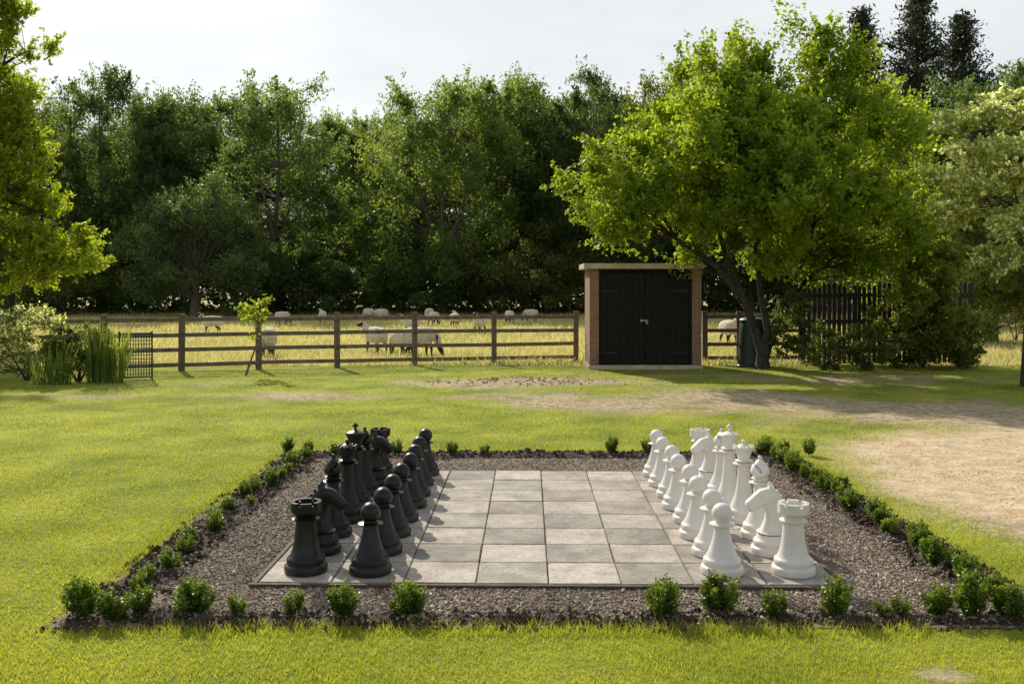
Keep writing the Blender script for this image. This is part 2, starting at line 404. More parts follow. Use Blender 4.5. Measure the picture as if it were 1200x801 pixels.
tag(stones('gravel_stones', x, y, np.maximum(ring,.006)+sz*.3, sz, M['stone'], rng), 'loose brown and grey gravel around the chess board', 'gravel', kind='stuff')
n = 28000; x = rng.uniform(BX0-.05, BX1+.05, n); y = rng.uniform(BY0-.05, BY1+.05, n); bd = bed_d(x, y)
k = (bd < .46+.16*sn(x,y,52,4,3)) & (bd > -.03) & ((y > 5.45)|(bd < .22)); x = x[k]; y = y[k]; sz = .006+.024*rng.random(len(x))**3
tag(stones('soil_clods', x, y, np.maximum(soil_z(x,y),0)+sz*.3, sz, M['clod'], rng, .8), 'crumbly dark soil clods in the planting strip', 'soil', kind='stuff')
n = 500; x = rng.normal(.1, 1.0, n); y = rng.normal(17.8, .4, n); sz = .008+.03*rng.random(n)**3
x2 = rng.normal(5.4, 1.7, 3000); y2 = rng.normal(9.0, 1.5, 3000); k2 = (bed_d(x2,y2) < -.15)&(sand_f(x2,y2)+dirt_shade_f(x2,y2) > .4); x2 = x2[k2]; y2 = y2[k2]
x3 = rng.uniform(-3,9,1800); y3 = rng.uniform(12.5,16.5,1800); k3 = dirt_shade_f(x3,y3) > .5; x3 = x3[k3]; y3 = y3[k3]
x = np.concatenate([x,x2,x3]); y = np.concatenate([y,y2,y3]); sz = np.concatenate([sz, .003+.008*rng.random(len(x2))**2.5, .005+.01*rng.random(len(x3))**3])
tag(stones('earth_clods', x, y, gz(x,y)+sz*.2, sz, M['dryclod'], rng, .7), 'dry crumbled earth lying on the bare patches', 'earth', kind='stuff')

# ------------------------------------------------------------------ chess board
board = empty('chess_board', (BC[0], BC[1], -.018), th)
tag(board, 'giant outdoor chess board of beige and grey paving slabs laid in gravel', 'chess board')
rnd = random.Random(3)
bm = bmesh.new(); box(bm, 0, 4*S, .022, 8*S+.02, 8*S+.02, .02); bobj('bedding', bm, M['gravel'], board)
def slab_mesh(mat, seed):
    bm = bmesh.new(); box(bm, 0, 0, 0, S-.008, S-.008, .035)
    bmesh.ops.bevel(bm, geom=[e for e in bm.edges], offset=.004, segments=2, affect='EDGES')
    me = bpy.data.meshes.new('paving_slab'); bm.to_mesh(me); bm.free(); me.materials.append(mat); return me
sl, sd = slab_mesh(M['slab_light'],1), slab_mesh(M['slab_dark'],2)
for i in range(8):
    for j in range(8):
        o = link('paving_slab', sl if (i+j) % 2 == 0 else sd, None, board)
        o.location = ((i-3.5)*S+rnd.uniform(-.002,.002), (j+.5)*S, .030+rnd.uniform(-.0015,.0015)); o.rotation_euler = (rnd.uniform(-.004,.004), rnd.uniform(-.004,.004), rnd.uniform(-.005,.005))
for k, (cx, cy, sx, sy) in enumerate(((0,-.022,8*S+.09,.03), (0,8*S+.022,8*S+.09,.03), (-4*S-.022,4*S,.03,8*S+.012), (4*S+.022,4*S,.03,8*S+.012))):
    bm = bmesh.new(); box(bm, cx, cy, .02, sx, sy, .05); bobj('edging_board', bm, M['edging'], board, bevel=.003)
TOP = .0298

# ------------------------------------------------------------------ chess pieces
def base_prof(r, h):
    return [(0,0),(r*.96,0),(r*1.01,.007),(r*1.02,.030),(r*1.0,.044),(r*.95,.052),(r*.90,.055),(r*.885,.062),(r*.90,.068),(r*.895,.088),(r*.86,.098),(r*.79,.103),(r*.74,.115),(r*.68,h)]
def piece(kind, mat, colour):
    root = empty(colour+'_'+kind)
    def L(name, prof, seg=44, sm=38):
        bm = bmesh.new(); lathe(bm, prof, seg); return bobj(name, bm, mat, root, smooth=sm)
    def sph(cz, r, z0=-1, n=16, rz=None):
        return [(r*math.cos(t), cz+(rz or r)*math.sin(t)) for t in [(-PI/2)+PI*k/n for k in range(n+1)] if math.sin(t) >= z0]
    def collar(r, z, t=.016, rin=.03):
        return [(rin,z-t*.9),(r*.80,z-t*.6),(r,z-t*.25),(r,z+t*.25),(r*.80,z+t*.6),(rin,z+t)]
    if kind == 'pawn':
        L('base', base_prof(.134,.135))
        L('body', [(.0905,.133),(.079,.16),(.066,.20),(.055,.24),(.048,.28),(.046,.298)]+collar(.080,.313,.013,.045)+[(.043,.333),(.043,.340)])
        L('head', [(max(r,0),z) for r,z in sph(.382,.066,-.9)]+[(0,.448)])
    if kind == 'rook':
        L('base', base_prof(.136,.135))
        L('body', [(.092,.133),(.084,.16),(.076,.20),(.070,.25),(.066,.30),(.065,.322)]+collar(.088,.338,.012,.065)+[(.068,.355)])
        bm = bmesh.new(); lathe(bm, [(.067,.353),(.075,.370),(.092,.382),(.098,.388),(.099,.432),(.076,.432),(.072,.428),(.072,.412),(0,.412)], 48)
        for k in range(6):
            a0 = k*PI/3+.12; a1 = a0+PI/3-.24; ns = 6
            vs = []
            for q in range(ns+1):
                a = a0+(a1-a0)*q/ns
                vs.append([bm.verts.new((r*math.cos(a), r*math.sin(a), z)) for r, z in ((.0745,.4325),(.0985,.4325),(.0985,.450),(.0745,.450))])
            for q in range(ns):
                for e in range(4): bm.faces.new((vs[q][e],vs[q][(e+1)%4],vs[q+1][(e+1)%4],vs[q+1][e]))
            bm.faces.new(vs[0]); bm.faces.new(vs[-1][::-1])
        bobj('turret', bm, mat, root, smooth=38)
    if kind == 'bishop':
        L('base', base_prof(.134,.135))
        L('body', [(.0905,.133),(.074,.17),(.059,.22),(.049,.28),(.044,.34),(.042,.370)]+collar(.078,.388,.012,.041)+[(.044,.405),(.044,.412)]+collar(.062,.418,.007,.04)+[(.038,.428)])
        prof = []
        for k in range(41):
            t = k/40; z = .425+.135*t; r = .067*math.sin(PI*min(1,(t*.93+.07))**.72)**.8 if t < 1 else 0.006
            prof.append((max(r,.006), z))
        bm = bmesh.new(); lathe(bm, prof, 56)
        nrm = Vector((.70,0,-.71)); c0 = Vector((.03,0,.512))
        for v_ in bm.verts:
            dd = abs((v_.co-c0).dot(nrm))
            if dd < .0075 and v_.co.x > -.012: v_.co.x *= .5; v_.co.y *= .62
        bobj('mitre', bm, mat, root, smooth=50)
        L('finial', [(0,.553)]+sph(.567,.014,-.9)[1:])
    if kind == 'queen':
        L('base', base_prof(.138,.135))
        L('body', [(.0935,.133),(.078,.17),(.062,.22),(.051,.29),(.045,.36),(.043,.418)]+collar(.082,.438,.012,.043)+[(.047,.455)]+collar(.066,.462,.007,.046)+[(.046,.474),(.046,.482)])
        bm = bmesh.new(); lathe(bm, [(.046,.48),(.050,.50),(.061,.53),(.076,.553),(.081,.557),(.075,.566),(.060,.562),(.053,.565),(.040,.578),(.016,.588),(0,.589)], 48)
        for k in range(10):
            a = k*PI/5; bmesh.ops.create_icosphere(bm, subdivisions=2, radius=.0125, matrix=Matrix.Translation((.071*math.cos(a), .071*math.sin(a), .566)))
        bobj('coronet', bm, mat, root, smooth=38)
        L('finial', [(0,.58)]+sph(.603,.018,-.95)[1:])
    if kind == 'king':
        L('base', base_prof(.140,.135))
        L('body', [(.095,.133),(.080,.17),(.065,.22),(.054,.29),(.048,.37),(.046,.442)]+collar(.086,.462,.013,.046)+[(.049,.48)]+collar(.070,.488,.008,.048)+[(.050,.50),(.050,.508)])
        L('crown', [(.050,.505),(.055,.53),(.066,.562),(.079,.588),(.083,.594),(.078,.602),(.062,.608),(.034,.618),(.016,.622),(.015,.63),(0,.63)])
        bm = bmesh.new(); box(bm, 0,0,.653,.020,.018,.054); box(bm, .0, 0, .658, .048,.0185,.018)
        bobj('cross', bm, mat, root, bevel=.003)
    if kind == 'knight':
        L('base', base_prof(.134,.135))
        L('collar', [(.0905,.133)]+collar(.098,.148,.012,.07)+[(0,.162)])
        # neck and compact blocky head lofted along a bent spine; the horse looks along +x
        sec = [(-.004,.152,0,.082,.072),(-.014,.185,-6,.074,.062),(-.024,.225,-8,.068,.054),(-.028,.270,-6,.067,.049),(-.022,.315,4,.070,.047),(-.006,.352,20,.071,.047),(.018,.380,44,.069,.047),(.044,.388,74,.062,.047),(.070,.378,100,.057,.045),(.094,.360,112,.051,.042),(.116,.341,118,.046,.039),(.136,.325,120,.045,.040),(.152,.313,120,.041,.038),(.161,.307,120,.026,.026)]
        bm = bmesh.new(); rings = []; n = 24
        def sq(v_, e=.66): return math.copysign(abs(v_)**e, v_)
        for (cx, cz, an, rd, rw) in sec:
            a = R(an); ax = Vector((math.cos(a),0,-math.sin(a)))
            rings.append([bm.verts.new(Vector((cx,0,cz))+ax*(rd*sq(math.cos(2*PI*k/n)))+Vector((0,rw*sq(math.sin(2*PI*k/n)),0))) for k in range(n)])
        for a_, b_ in zip(rings, rings[1:]):
            for k in range(n): bm.faces.new((a_[k],a_[(k+1)%n],b_[(k+1)%n],b_[k]))
        bm.faces.new(rings[0][::-1]); bm.faces.new(rings[-1])
        hd = bobj('horse_head', bm, mat, root, smooth=40)
        for s_ in (-1,1):
            bm = bmesh.new(); bmesh.ops.create_cone(bm, segments=10, radius1=.021, radius2=.004, depth=.055, cap_ends=True, matrix=Matrix.Translation((.006,s_*.028,.458)) @ Matrix.Rotation(R(-8),4,'Y') @ Matrix.Diagonal((1,.7,1,1)))
            bobj('ear', bm, mat, hd, smooth=40)
            bm = bmesh.new(); bmesh.ops.create_icosphere(bm, subdivisions=2, radius=.010, matrix=Matrix.Translation((.066,s_*.045,.398))); bobj('eye', bm, mat, hd, smooth=0)
            bm = bmesh.new(); bmesh.ops.create_icosphere(bm, subdivisions=2, radius=.008, matrix=Matrix.Translation((.152,s_*.030,.335))); bobj('nostril', bm, mat, hd, smooth=0)
        bm = bmesh.new()
        for k in range(9):
            t = k/8; cx = -.088-.014*math.sin(t*PI)+.085*t**2.4; cz = .20+.245*t
            box(bm, cx, 0, cz, .040, .028, .032, Matrix.Rotation(R(-28+40*t),4,'Y'))
        bobj('mane', bm, mat, hd, bevel=.004)
    return root
ORD = ['first','second','third','fourth','fifth','sixth','seventh','eighth','ninth','tenth','eleventh','twelfth','thirteenth','fourteenth','fifteenth','sixteenth','seventeenth','eighteenth','nineteenth','twentieth','twenty first','twenty second','twenty third','twenty fourth']
back = ['rook','knight','bishop','queen','king','bishop','knight','rook']
desc = {'rook':'with notched turret','knight':'with horse head','bishop':'with slit mitre','queen':'with beaded coronet','king':'topped with a cross'}
SCL = {'rook':.955,'pawn':.955,'knight':.96,'bishop':.98,'queen':.98,'king':.975}
rnd = random.Random(11)
for colour, mat, sgn in (('black', M['black_plastic'], -1), ('white', M['white_plastic'], 1)):
    protos = {}
    def place(kind, u, w, label, group):
        if kind not in protos: protos[kind] = piece(kind, mat, colour); o = protos[kind]
        else: o = copy_tree(protos[kind])
        x, y = bpt(u+rnd.uniform(-.04,.04), w+rnd.uniform(-.05,.05)); o.location = (x, y, TOP)
        o.scale = (SCL[kind],)*3
        o.rotation_euler = (0,0,(0 if sgn < 0 else PI)+rnd.uniform(-.25,.25)+th)
        tag(o, label, 'chess piece', group)
    side = 'left' if sgn < 0 else 'right'
    for j, kd in enumerate(back):
        two = kd in ('rook','knight','bishop')
        place(kd, sgn*3.45, j+.5, '%s chess %s %s, %sin the outer %s row' % (colour, kd, desc[kd], (('nearer one ' if j < 4 else 'farther one ') if two else ''), side), colour+' back rank chess pieces')
    for j in range(8):
        place('pawn', sgn*2.5, j+.5, '%s ball topped pawn, %s from the front in the %s row of pawns' % (colour, ORD[j], side), colour+' pawns')

# ------------------------------------------------------------------ vegetation
def limb(V, Fc, a, b, r0, r1, rnd, sag=.15, n=5, sides=6):
    a = Vector(a); b = Vector(b); L = (b-a).length; pts = []
    off = Vector((rnd.uniform(-1,1),rnd.uniform(-1,1),rnd.uniform(.2,1)))*L*sag
    for k in range(n+1):
        t = k/n; p = a.lerp(b, t)+off*math.sin(PI*t)*.6+Vector((rnd.uniform(-1,1),rnd.uniform(-1,1),rnd.uniform(-1,1)))*L*.02*(0<k<n)
        pts.append(p)
    tube(V, Fc, pts, [r0+(r1-r0)*(k/n)**.8 for k in range(n+1)], sides)
def make_tree(name, base, stems, ells, ncl, rcl, nleaf, lsize, lmat, bmat, r0, seed, squash=.75, rough_edge=1.0, inner=.35, white=0.0, upb=.35, droop=0, rlimb=.012, asp=.55, clv=.12, spray=0, lift=.6):
    """stems: polylines (lists of points) local to the base; ells: crown ellipsoids local to the base"""
    rnd = random.Random(seed); rg = np.random.default_rng(seed)
    root = empty(name, base); V = []; Fc = []
    forks = []
    for si, st in enumerate(stems):
        st = [Vector(p) for p in st]; rr0 = r0 if si == 0 else r0*.72
        rad = [rr0*(1-.86*(k/(len(st)-1))**.75) for k in range(len(st))]
        if si == 0: rad[0] *= 1.25
        tube(V, Fc, st, rad, 9)
        for k in range(1, len(st)):
            for t in (0,.5):
                forks.append((st[k-1].lerp(st[k], .5+t) , rad[k]))
    vol = np.array([e[3]*e[4]*e[5] for e in ells])**.75; vol /= vol.sum()
    cents = []; cl_t = []; axes = []
    for k in range(ncl):
        e = ells[rg.choice(len(ells), p=vol)]
        d = rg.normal(size=3); d /= np.linalg.norm(d)
        rr = inner+(1-inner)*rg.random()**.6
        if rg.random() < .18*rough_edge: rr *= 1.12
        p = np.array(e[:3])+d*rr*np.array(e[3:6]); p[2] = max(p[2], .3*rcl)
        cents.append(p); cl_t.append(rg.normal()*clv)
        pv = Vector(p)
        cand = sorted(forks, key=lambda f: (f[0]-pv).length+max(0, f[0].z-pv.z)*2)[:3]
        f = cand[rnd.randrange(len(cand))] if len(cand) > 1 else cand[0]
        L = (pv-f[0]).length
        ax = (pv-f[0]).normalized()+Vector((0,0,lift)); ax.normalize(); axes.append(tuple(ax))
        limb(V, Fc, f[0], pv, min(f[1]*.5, .012+L*rlimb), .006, rnd, .12, 4, 5)
    pyobj('trunk', V, Fc, bmat, root)
    cents = np.array(cents); cl_t = np.array(cl_t); axes = np.array(axes)
    ii = rg.integers(0, ncl, nleaf); sizes = rcl*(.55+.75*rg.random(ncl))
    d = unit(rg.normal(size=(nleaf,3))); rr = (.15+.95*rg.random(nleaf)**.55)
    off = d*(sizes[ii]*rr)[:,None]*np.array([1,1,squash])
    if spray:   # leaves drawn out along shoots
        s_ = rg.random(nleaf)**1.3; npk = rg.integers(0, 5, nleaf); sh = unit(rg.normal(size=(ncl*5,3))*.55+np.repeat(axes,5,0))
        long_ = sh[ii*5+npk]*(s_*sizes[ii]*spray)[:,None]
        off = np.where((rg.random(nleaf) < .5)[:,None], long_+off*(.34*(1-.5*s_))[:,None], off)
    P = cents[ii]+off
    P[:,2] = np.maximum(P[:,2], .04)
    sz = lsize*(.6+.8*rg.random(nleaf))
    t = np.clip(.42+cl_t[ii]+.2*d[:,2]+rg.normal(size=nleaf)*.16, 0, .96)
    if white: t[rg.random(nleaf) < white] = 1.0
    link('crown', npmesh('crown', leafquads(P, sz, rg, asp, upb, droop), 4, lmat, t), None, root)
    return root

# far treeline: oak forms and copies of them
def oak(seed, lm, hh=16, rx=6.4, low=1.2):
    rnd = random.Random(seed)
    ells = [(0,0,hh*.52,rx*.90,rx*.88,hh*.36), (0,0,hh*.70,rx*.76,rx*.70,hh*.24)]
    for k in range(14):
        a = rnd.uniform(0,2*PI); q = rnd.uniform(.5,.88)*rx; z = rnd.uniform(.18,.84)*hh; s_ = rnd.uniform(.28,.42)*rx
        ells.append((q*math.cos(a)*(1.1-z/hh*.3), q*math.sin(a)*(1.1-z/hh*.3), z, s_*1.15, s_*1.15, s_*.8))
    ells.append((rnd.uniform(-2,2),0,hh*.85,rx*.50,rx*.45,hh*.12))
    ells.append((0,0,low+1.6,rx*.9,rx*.9,2.4))
    st = [[(0,0,-.1),(.1,0,hh*.15),(-.1,.1,hh*.35),(.2,0,hh*.6),(0,.1,hh*.82)], [(0,0,hh*.2),(1.2,.4,hh*.38),(2.2,.8,hh*.6)], [(0,0,hh*.22),(-1.2,-.4,hh*.42),(-2.4,-.5,hh*.62)]]
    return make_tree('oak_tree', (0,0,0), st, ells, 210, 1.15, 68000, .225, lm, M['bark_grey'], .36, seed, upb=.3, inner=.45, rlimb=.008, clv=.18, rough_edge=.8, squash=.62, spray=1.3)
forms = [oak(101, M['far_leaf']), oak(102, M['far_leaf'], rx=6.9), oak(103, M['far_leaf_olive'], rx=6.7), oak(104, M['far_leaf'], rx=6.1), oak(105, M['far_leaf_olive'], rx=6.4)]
FAR = [ # px, Y, top py, half width px, form
 (10,60,88,90,0),(118,65,64,90,1),(215,71,102,78,3),(325,64,80,106,0),(430,77,122,68,4),(518,63,70,110,2),(615,71,84,86,3),(698,65,68,93,1),(790,70,76,85,4),(880,66,84,90,0),(975,64,80,85,1),(1050,44,98,85,3),(1140,42,78,95,0),(1225,46,50,80,1),
 (65,84,112,100,1),(165,84,112,100,0),(275,84,110,100,3),(385,84,126,95,1),(470,84,124,95,0),(560,84,112,100,3),(650,84,108,100,0),(740,84,106,100,1),(835,84,108,90,0),(930,84,108,90,3),(1030,80,100,90,1),(1120,78,95,90,0),(1205,78,80,90,3),(-60,70,90,95,1),
 (1075,31,185,75,4),(1165,30,170,80,2),(1250,29,150,80,4)]
usedf = set()
for i, (px, Y, tp, hw, fm) in enumerate(FAR):
    o = forms[fm] if fm not in usedf else copy_tree(forms[fm]); usedf.add(fm)
    hgt = atz(tp, Y); sc = hgt/16.2; sw = hw*Y/F/6.7
    o.location = (atx(px, Y), Y, 0); o.scale = (sw, sw, sc); o.rotation_euler = (0,0,(i*2.4) % 6.28)
    if i < 14: lb = '%s oak from the left in the near line of woodland behind the field' % ORD[i]
    elif i < 27: lb = '%s oak from the left in the hidden back line of the woodland' % ORD[i-14]
    elif i == 27: lb = 'oak at the far left end of the woodland, cut by the picture edge'
    else: lb = '%s of three lower leafy trees behind the paling fence, counted from the left' % ORD[i-28]
    tag(o, lb, 'tree', 'oak trees of the woodland edge' if i < 28 else 'lower trees behind the paling fence')
# willow-like low tree
w = make_tree('willow_tree', (atx(228,56),56,0), [[(0,0,-.1),(.1,0,2),(0,0,5)]], [(0,0,4.2,4.4,3.5,3.9),(-2.2,0,3.4,2.3,2.2,2.8),(2.3,-.3,3.2,2.0,2,2.7),(0,-.5,6.2,2.6,2.2,2.0),(0,-.5,1.5,4.2,2,1.3)], 90, .95, 30000, .19, M['willow_leaf'], M['bark_grey'], .3, 77, upb=.1, droop=.8, spray=1.2)
tag(w, 'rounded grey green willow in front of the woodland', 'tree')
for i, (px, Y, tp, r, hh) in enumerate(((640,62,250,1,0),(470,62,265,1,0),(75,60,260,1,0),(350,62,275,1,0),(560,63,285,1,0))):
    h_ = atz(tp, Y)
    w = make_tree('hedgerow_bush', (atx(px,Y),Y,0), [[(0,0,-.1),(.1,0,h_*.3),(0,0,h_*.6)]], [(0,0,h_*.5,3.2,2.2,h_*.46),(1.8,0,h_*.35,2.2,1.8,h_*.33),(-2,0,h_*.38,2.0,1.8,h_*.35)], 50, .8, 11000, .20, M['far_leaf_olive'] if i % 2 == 0 else M['far_leaf'], M['bark'], .15, 300+i)
    tag(w, '%s tall bush from the %s along the far edge of the sheep field' % (('fifth','third','first','second','fourth')[i], 'left'), 'bush', 'bushes along the far field edge')
# woodland understorey
rg = np.random.default_rng(17); n = 40000
x = rg.uniform(-62, 62, n); y = 71+rg.normal(size=n)*3.5+1.5*sn(x, x*0, 71, .25, 3); hh = 5.2+1.6*sn(x, y*0, 72, .5, 3); z = rg.random(n)**1.1*hh
tag(link('woodland_understorey', npmesh('woodland_understorey', leafquads(np.stack([x,y,z],1), .28+.38*rg.random(n), rg), 4, M['under_leaf'], np.clip(.35+rg.normal(size=n)*.2,0,.95))), 'dense dark undergrowth below the woodland trees', 'undergrowth', kind='stuff')
# conifers upper right
def conifer(px, Y, tp, w, seed, lb):
    hgt = atz(tp, Y); rg = np.random.default_rng(seed); rnd = random.Random(seed)
    root = empty('pine_tree', (atx(px,Y), Y, 0)); V = []; Fc = []
    tube(V, Fc, [(0,0,-.1),(0,0,hgt*.5),(0,0,hgt)], [.3,.2,.03], 7); P = []
    z = hgt*.35
    while z < hgt-.15:
        L = w*(1-(z-hgt*.35)/(hgt*.66))**.8
        for k in range(9):
            a = rnd.uniform(0,2*PI); l = L*rnd.uniform(.4,1.2); e = Vector((l*math.cos(a), l*math.sin(a), z+.45*l))
            limb(V, Fc, (0,0,z), e, .05, .015, rnd, .05, 3, 4)
            m_ = int(95*l/w)+25; t = rg.random(m_)**.6
            P.append(np.array([0,0,z])+t[:,None]*(np.array(e)-np.array([0,0,z]))+rg.normal(size=(m_,3))*np.array([.24,.24,.16]))
        z += .45
    P = np.concatenate(P); pyobj('trunk', V, Fc, M['bark'], root)
    link('crown', npmesh('crown', leafquads(P, .16+.2*rg.random(len(P)), rg, .35), 4, M['conifer_leaf'], rg.random(len(P))*.8), None, root)
    tag(root, lb, 'tree', 'dark pines above the fence corner')
conifer(1010, 50, 8, 2.3, 201, 'left dark pine tip rising above the apple tree')
conifer(1075, 49, -14, 3.8, 202, 'tallest dark pine rising behind the apple tree')
conifer(1128, 51, 14, 3.4, 203, 'right dark pine rising near the upper right corner')

# near apple tree
TY = 20.6; bx = atx(893, TY)
def E(px, py, rx, ry, dy=0, ry2=None, Y=TY, bx_=None):
    k = Y/F; return (atx(px,Y)-(bx if bx_ is None else bx_), dy, atz(py,Y), rx*k, (ry2 if ry2 else min(rx,ry)*k*1.1), ry*k)
def Pp(px, py, dy=0, Y=TY, b=None): return (atx(px,Y)-(bx if b is None else b), dy, atz(py,Y))
ap_e = [E(702,218,48,42),E(765,165,62,52,.5),E(748,250,62,40,-.6),E(825,112,54,46),E(880,82,46,42,.4),E(950,72,46,42,-.3),E(1005,120,52,50),E(1050,185,60,68,.3),E(1015,262,80,52,-.3),E(900,170,95,80),E(860,250,98,52,-.8),E(930,268,95,52,.8),E(800,210,72,60,.8),E(828,290,60,26,-.3),E(900,298,60,24,-.9),E(965,302,72,32,.6),E(1070,260,56,50,.5),E(1060,308,40,26,.5),E(900,220,95,75,-1.4),E(850,180,80,70,-1.2)]
ap_s = [[(0,0,-.1),(0,0,.35),Pp(886,385,.1),Pp(868,345,-.1),Pp(850,300),Pp(835,240),Pp(825,170)],
        [(0.02,0,.2),Pp(898,385,-.1),Pp(893,345,.1),Pp(885,290),Pp(890,220),Pp(885,130)],
        [(0.05,0,.25),Pp(908,382,.1),Pp(925,345,.1),Pp(945,300),Pp(960,230),Pp(965,140)],
        [(0.06,.05,.3),Pp(918,372,.3),Pp(950,330,.4),Pp(985,300,.4),Pp(1015,260,.3)],
        [Pp(868,345,-.1),Pp(835,310,-.2),Pp(790,280,-.2),Pp(740,240,-.1)]]
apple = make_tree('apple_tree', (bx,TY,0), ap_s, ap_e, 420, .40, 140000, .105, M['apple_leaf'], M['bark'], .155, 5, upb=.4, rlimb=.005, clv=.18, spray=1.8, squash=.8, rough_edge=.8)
tag(apple, 'spreading lime green apple tree with forked trunk beside the brick shed', 'tree')
# left tree (only its branches reach into the picture)
LY = 27.0; lbx = atx(-90, LY)
def E2(px, py, rx, ry, dy=0): return E(px, py, rx, ry, dy, None, LY, lbx)
def P2(px, py, dy=0): return Pp(px, py, dy, LY, lbx)
lt = make_tree('lime_tree', (lbx,LY,0), [[(0,0,-.1),(0,0,1.5),P2(-80,200),P2(-70,60),P2(-60,-20)],[P2(-85,250),P2(-30,220),P2(50,250)],[P2(-80,120),P2(-20,90),P2(30,60)]],
   [E2(-30,140,40,90),E2(10,300,70,42),E2(78,292,45,34),E2(30,250,60,38),E2(8,195,46,50),E2(0,135,42,50),E2(12,50,50,20),E2(-10,15,50,26),E2(-30,300,50,50)], 240, .36, 62000, .13, M['lime_leaf'], M['bark'], .2, 6, upb=.4, rlimb=.005, spray=1.8)
tag(lt, 'lime green tree whose branches hang in at the left edge', 'tree')
# right blossom tree
RY = 17.0; rbx = atx(1206, RY)
def E3(px, py, rx, ry, dy=0): return E(px, py, rx, ry, dy, ry*RY/F*1.6, RY, rbx)
def P3(px, py, dy=0): return Pp(px, py, dy, RY, rbx)
rt = make_tree('hawthorn_tree', (rbx,RY,0), [[(0,0,-.1),P3(1207,370),P3(1212,300),P3(1235,220),P3(1260,110)],[P3(1212,300),P3(1200,250),P3(1160,240)],[P3(1235,220),P3(1180,170),P3(1115,180)],[P3(1250,150),P3(1190,120),P3(1130,140)]],
   [E3(1172,135,48,14,-.4),E3(1120,150,24,10),E3(1130,180,40,15,-.5),E3(1185,175,50,18,.3),E3(1165,212,58,16,-.2),E3(1112,208,24,9),E3(1150,246,56,15,.2),E3(1195,262,46,20,-.3),E3(1188,300,36,18),E3(1250,200,50,70),E3(1215,110,40,16,.3)], 190, .22, 64000, .085, M['blossom_leaf'], M['bark'], .13, 8, white=.25, upb=.4, droop=.3, squash=.5, rlimb=.005, spray=1.8, lift=-.35, inner=.1)
tag(rt, 'pale hawthorn in white blossom at the right edge', 'tree')
# sapling
SY = 19.2; sbx = atx(287, SY)
sp = make_tree('young_tree', (sbx,SY,0), [[(0,0,-.05),Pp(300,405,0,SY,sbx),Pp(303,370,0,SY,sbx),Pp(305,352,0,SY,sbx)]], [E(300,370,17,13,0,.25,SY,sbx),E(290,362,10,7,0,.15,SY,sbx),E(309,358,8,8,0,.12,SY,sbx),E(303,388,10,7,0,.12,SY,sbx)], 18, .12, 420, .09, M['lime_leaf'], M['bark_grey'], .022, 12, spray=1.5)
tag(sp, 'thin leaning sapling with few lime leaves before the field fence', 'young tree')
# shrubs
def shrub(name, px, py, ells, ncl, rcl, nl, ls, lm, seed, label, cat, white=0, group=None, spray=1.6):
    x, Y = gp(px, py)
    ee = [E(a, b_, c, d, dy, None, Y, x) for a, b_, c, d, dy in ells]
    st = [[(0,0,-.05),(.03,0,.3),(0,.05,.7)], [(0,0,-.05),(.2,.1,.4),(.35,.1,.8)], [(0,0,-.05),(-.2,-.1,.4),(-.35,0,.8)]]
    o = make_tree(name, (x,Y,0), st, ee, ncl, rcl, nl, ls, lm, M['bark'], .035, seed, white=white, spray=spray)
    return tag(o, label, cat, group)
shrub('elder_shrub', 32, 445, [(15,380,38,26,0),(55,374,24,18,0),(25,412,36,28,0),(-10,400,30,40,0)], 70, .14, 7500, .065, M['elder_leaf'], 21, 'straggly shrub with white flowers at the left edge', 'shrub', .30)
shrub('garden_shrub', 92, 447, [(90,412,36,34,0),(70,402,20,20,0),(112,408,20,28,0)], 60, .15, 9000, .055, M['shrub_leaf'], 22, 'rounded dark green shrub beside the metal hurdle', 'shrub')
shrub('climber_shrub', 1082, 430, [(1085,318,40,32,0),(1080,368,54,50,-.2),(1118,390,36,38,-.1),(1046,395,34,40,-.2)], 140, .24, 36000, .08, M['olive_leaf'], 23, 'rounded olive green shrub growing over the paling fence', 'shrub', spray=1.1)
shrub('fence_shrub', 965, 434, [(965,408,48,28,0),(930,380,24,48,.2),(1010,405,34,28,0)], 75, .18, 16000, .06, M['shrub_leaf'], 24, 'low dark shrub between the apple trunk and paling fence', 'shrub', spray=1.0)
shrub('verge_shrub', 1190, 400, [(1185,335,50,32,0),(1145,330,34,36,0),(1225,340,30,36,0)], 60, .40, 14000, .11, M['shrub_leaf'], 25, 'dark foliage below the hawthorn at the right edge', 'shrub')
# reeds
def reeds(px, py, w, h, n, seed, label):
    x, Y = gp(px, py); rg = np.random.default_rng(seed)
    a = rg.random(n)*2*PI; r = np.sqrt(rg.random(n))*w; bx_ = r*np.cos(a); by_ = r*np.sin(a)*.6; hh = h*(.45+.65*rg.random(n)); ww = .006+.007*rg.random(n)
    lx = bx_*.5+rg.normal(size=n)*.16; ly = by_*.3+rg.normal(size=n)*.14; ca = rg.random(n)*2*PI
    cx, cy = np.cos(ca)*ww, np.sin(ca)*ww
    b1 = np.stack([bx_-cx,by_-cy,0*hh],1); b2 = np.stack([bx_+cx,by_+cy,0*hh],1)
    m1 = np.stack([bx_+lx*.45+cx,by_+ly*.45+cy,hh*.6],1); m2 = np.stack([bx_+lx*.45-cx,by_+ly*.45-cy,hh*.6],1)
    t1 = np.stack([bx_+lx,by_+ly,hh],1); t2 = t1+np.array([.002,0,0])
    q = np.concatenate([np.stack([b1,b2,m1,m2],1), np.stack([m2,m1,t2,t1],1)]).reshape(-1,3)
    o = link('reed_clump', npmesh('reed_clump', q, 4, M['reed'], np.tile(np.clip(.45+rg.normal(size=n)*.25,0,.95),2)))
    o.location = (x, Y, 0); tag(o, label, 'reeds', 'reed clumps by the hurdle')
reeds(123, 448, .34, 1.12, 260, 31, 'tall upright reed clump just left of the metal hurdle')
reeds(62, 450, .35, .75, 180, 32, 'shorter reed clump between the flowering shrub and dark shrub')
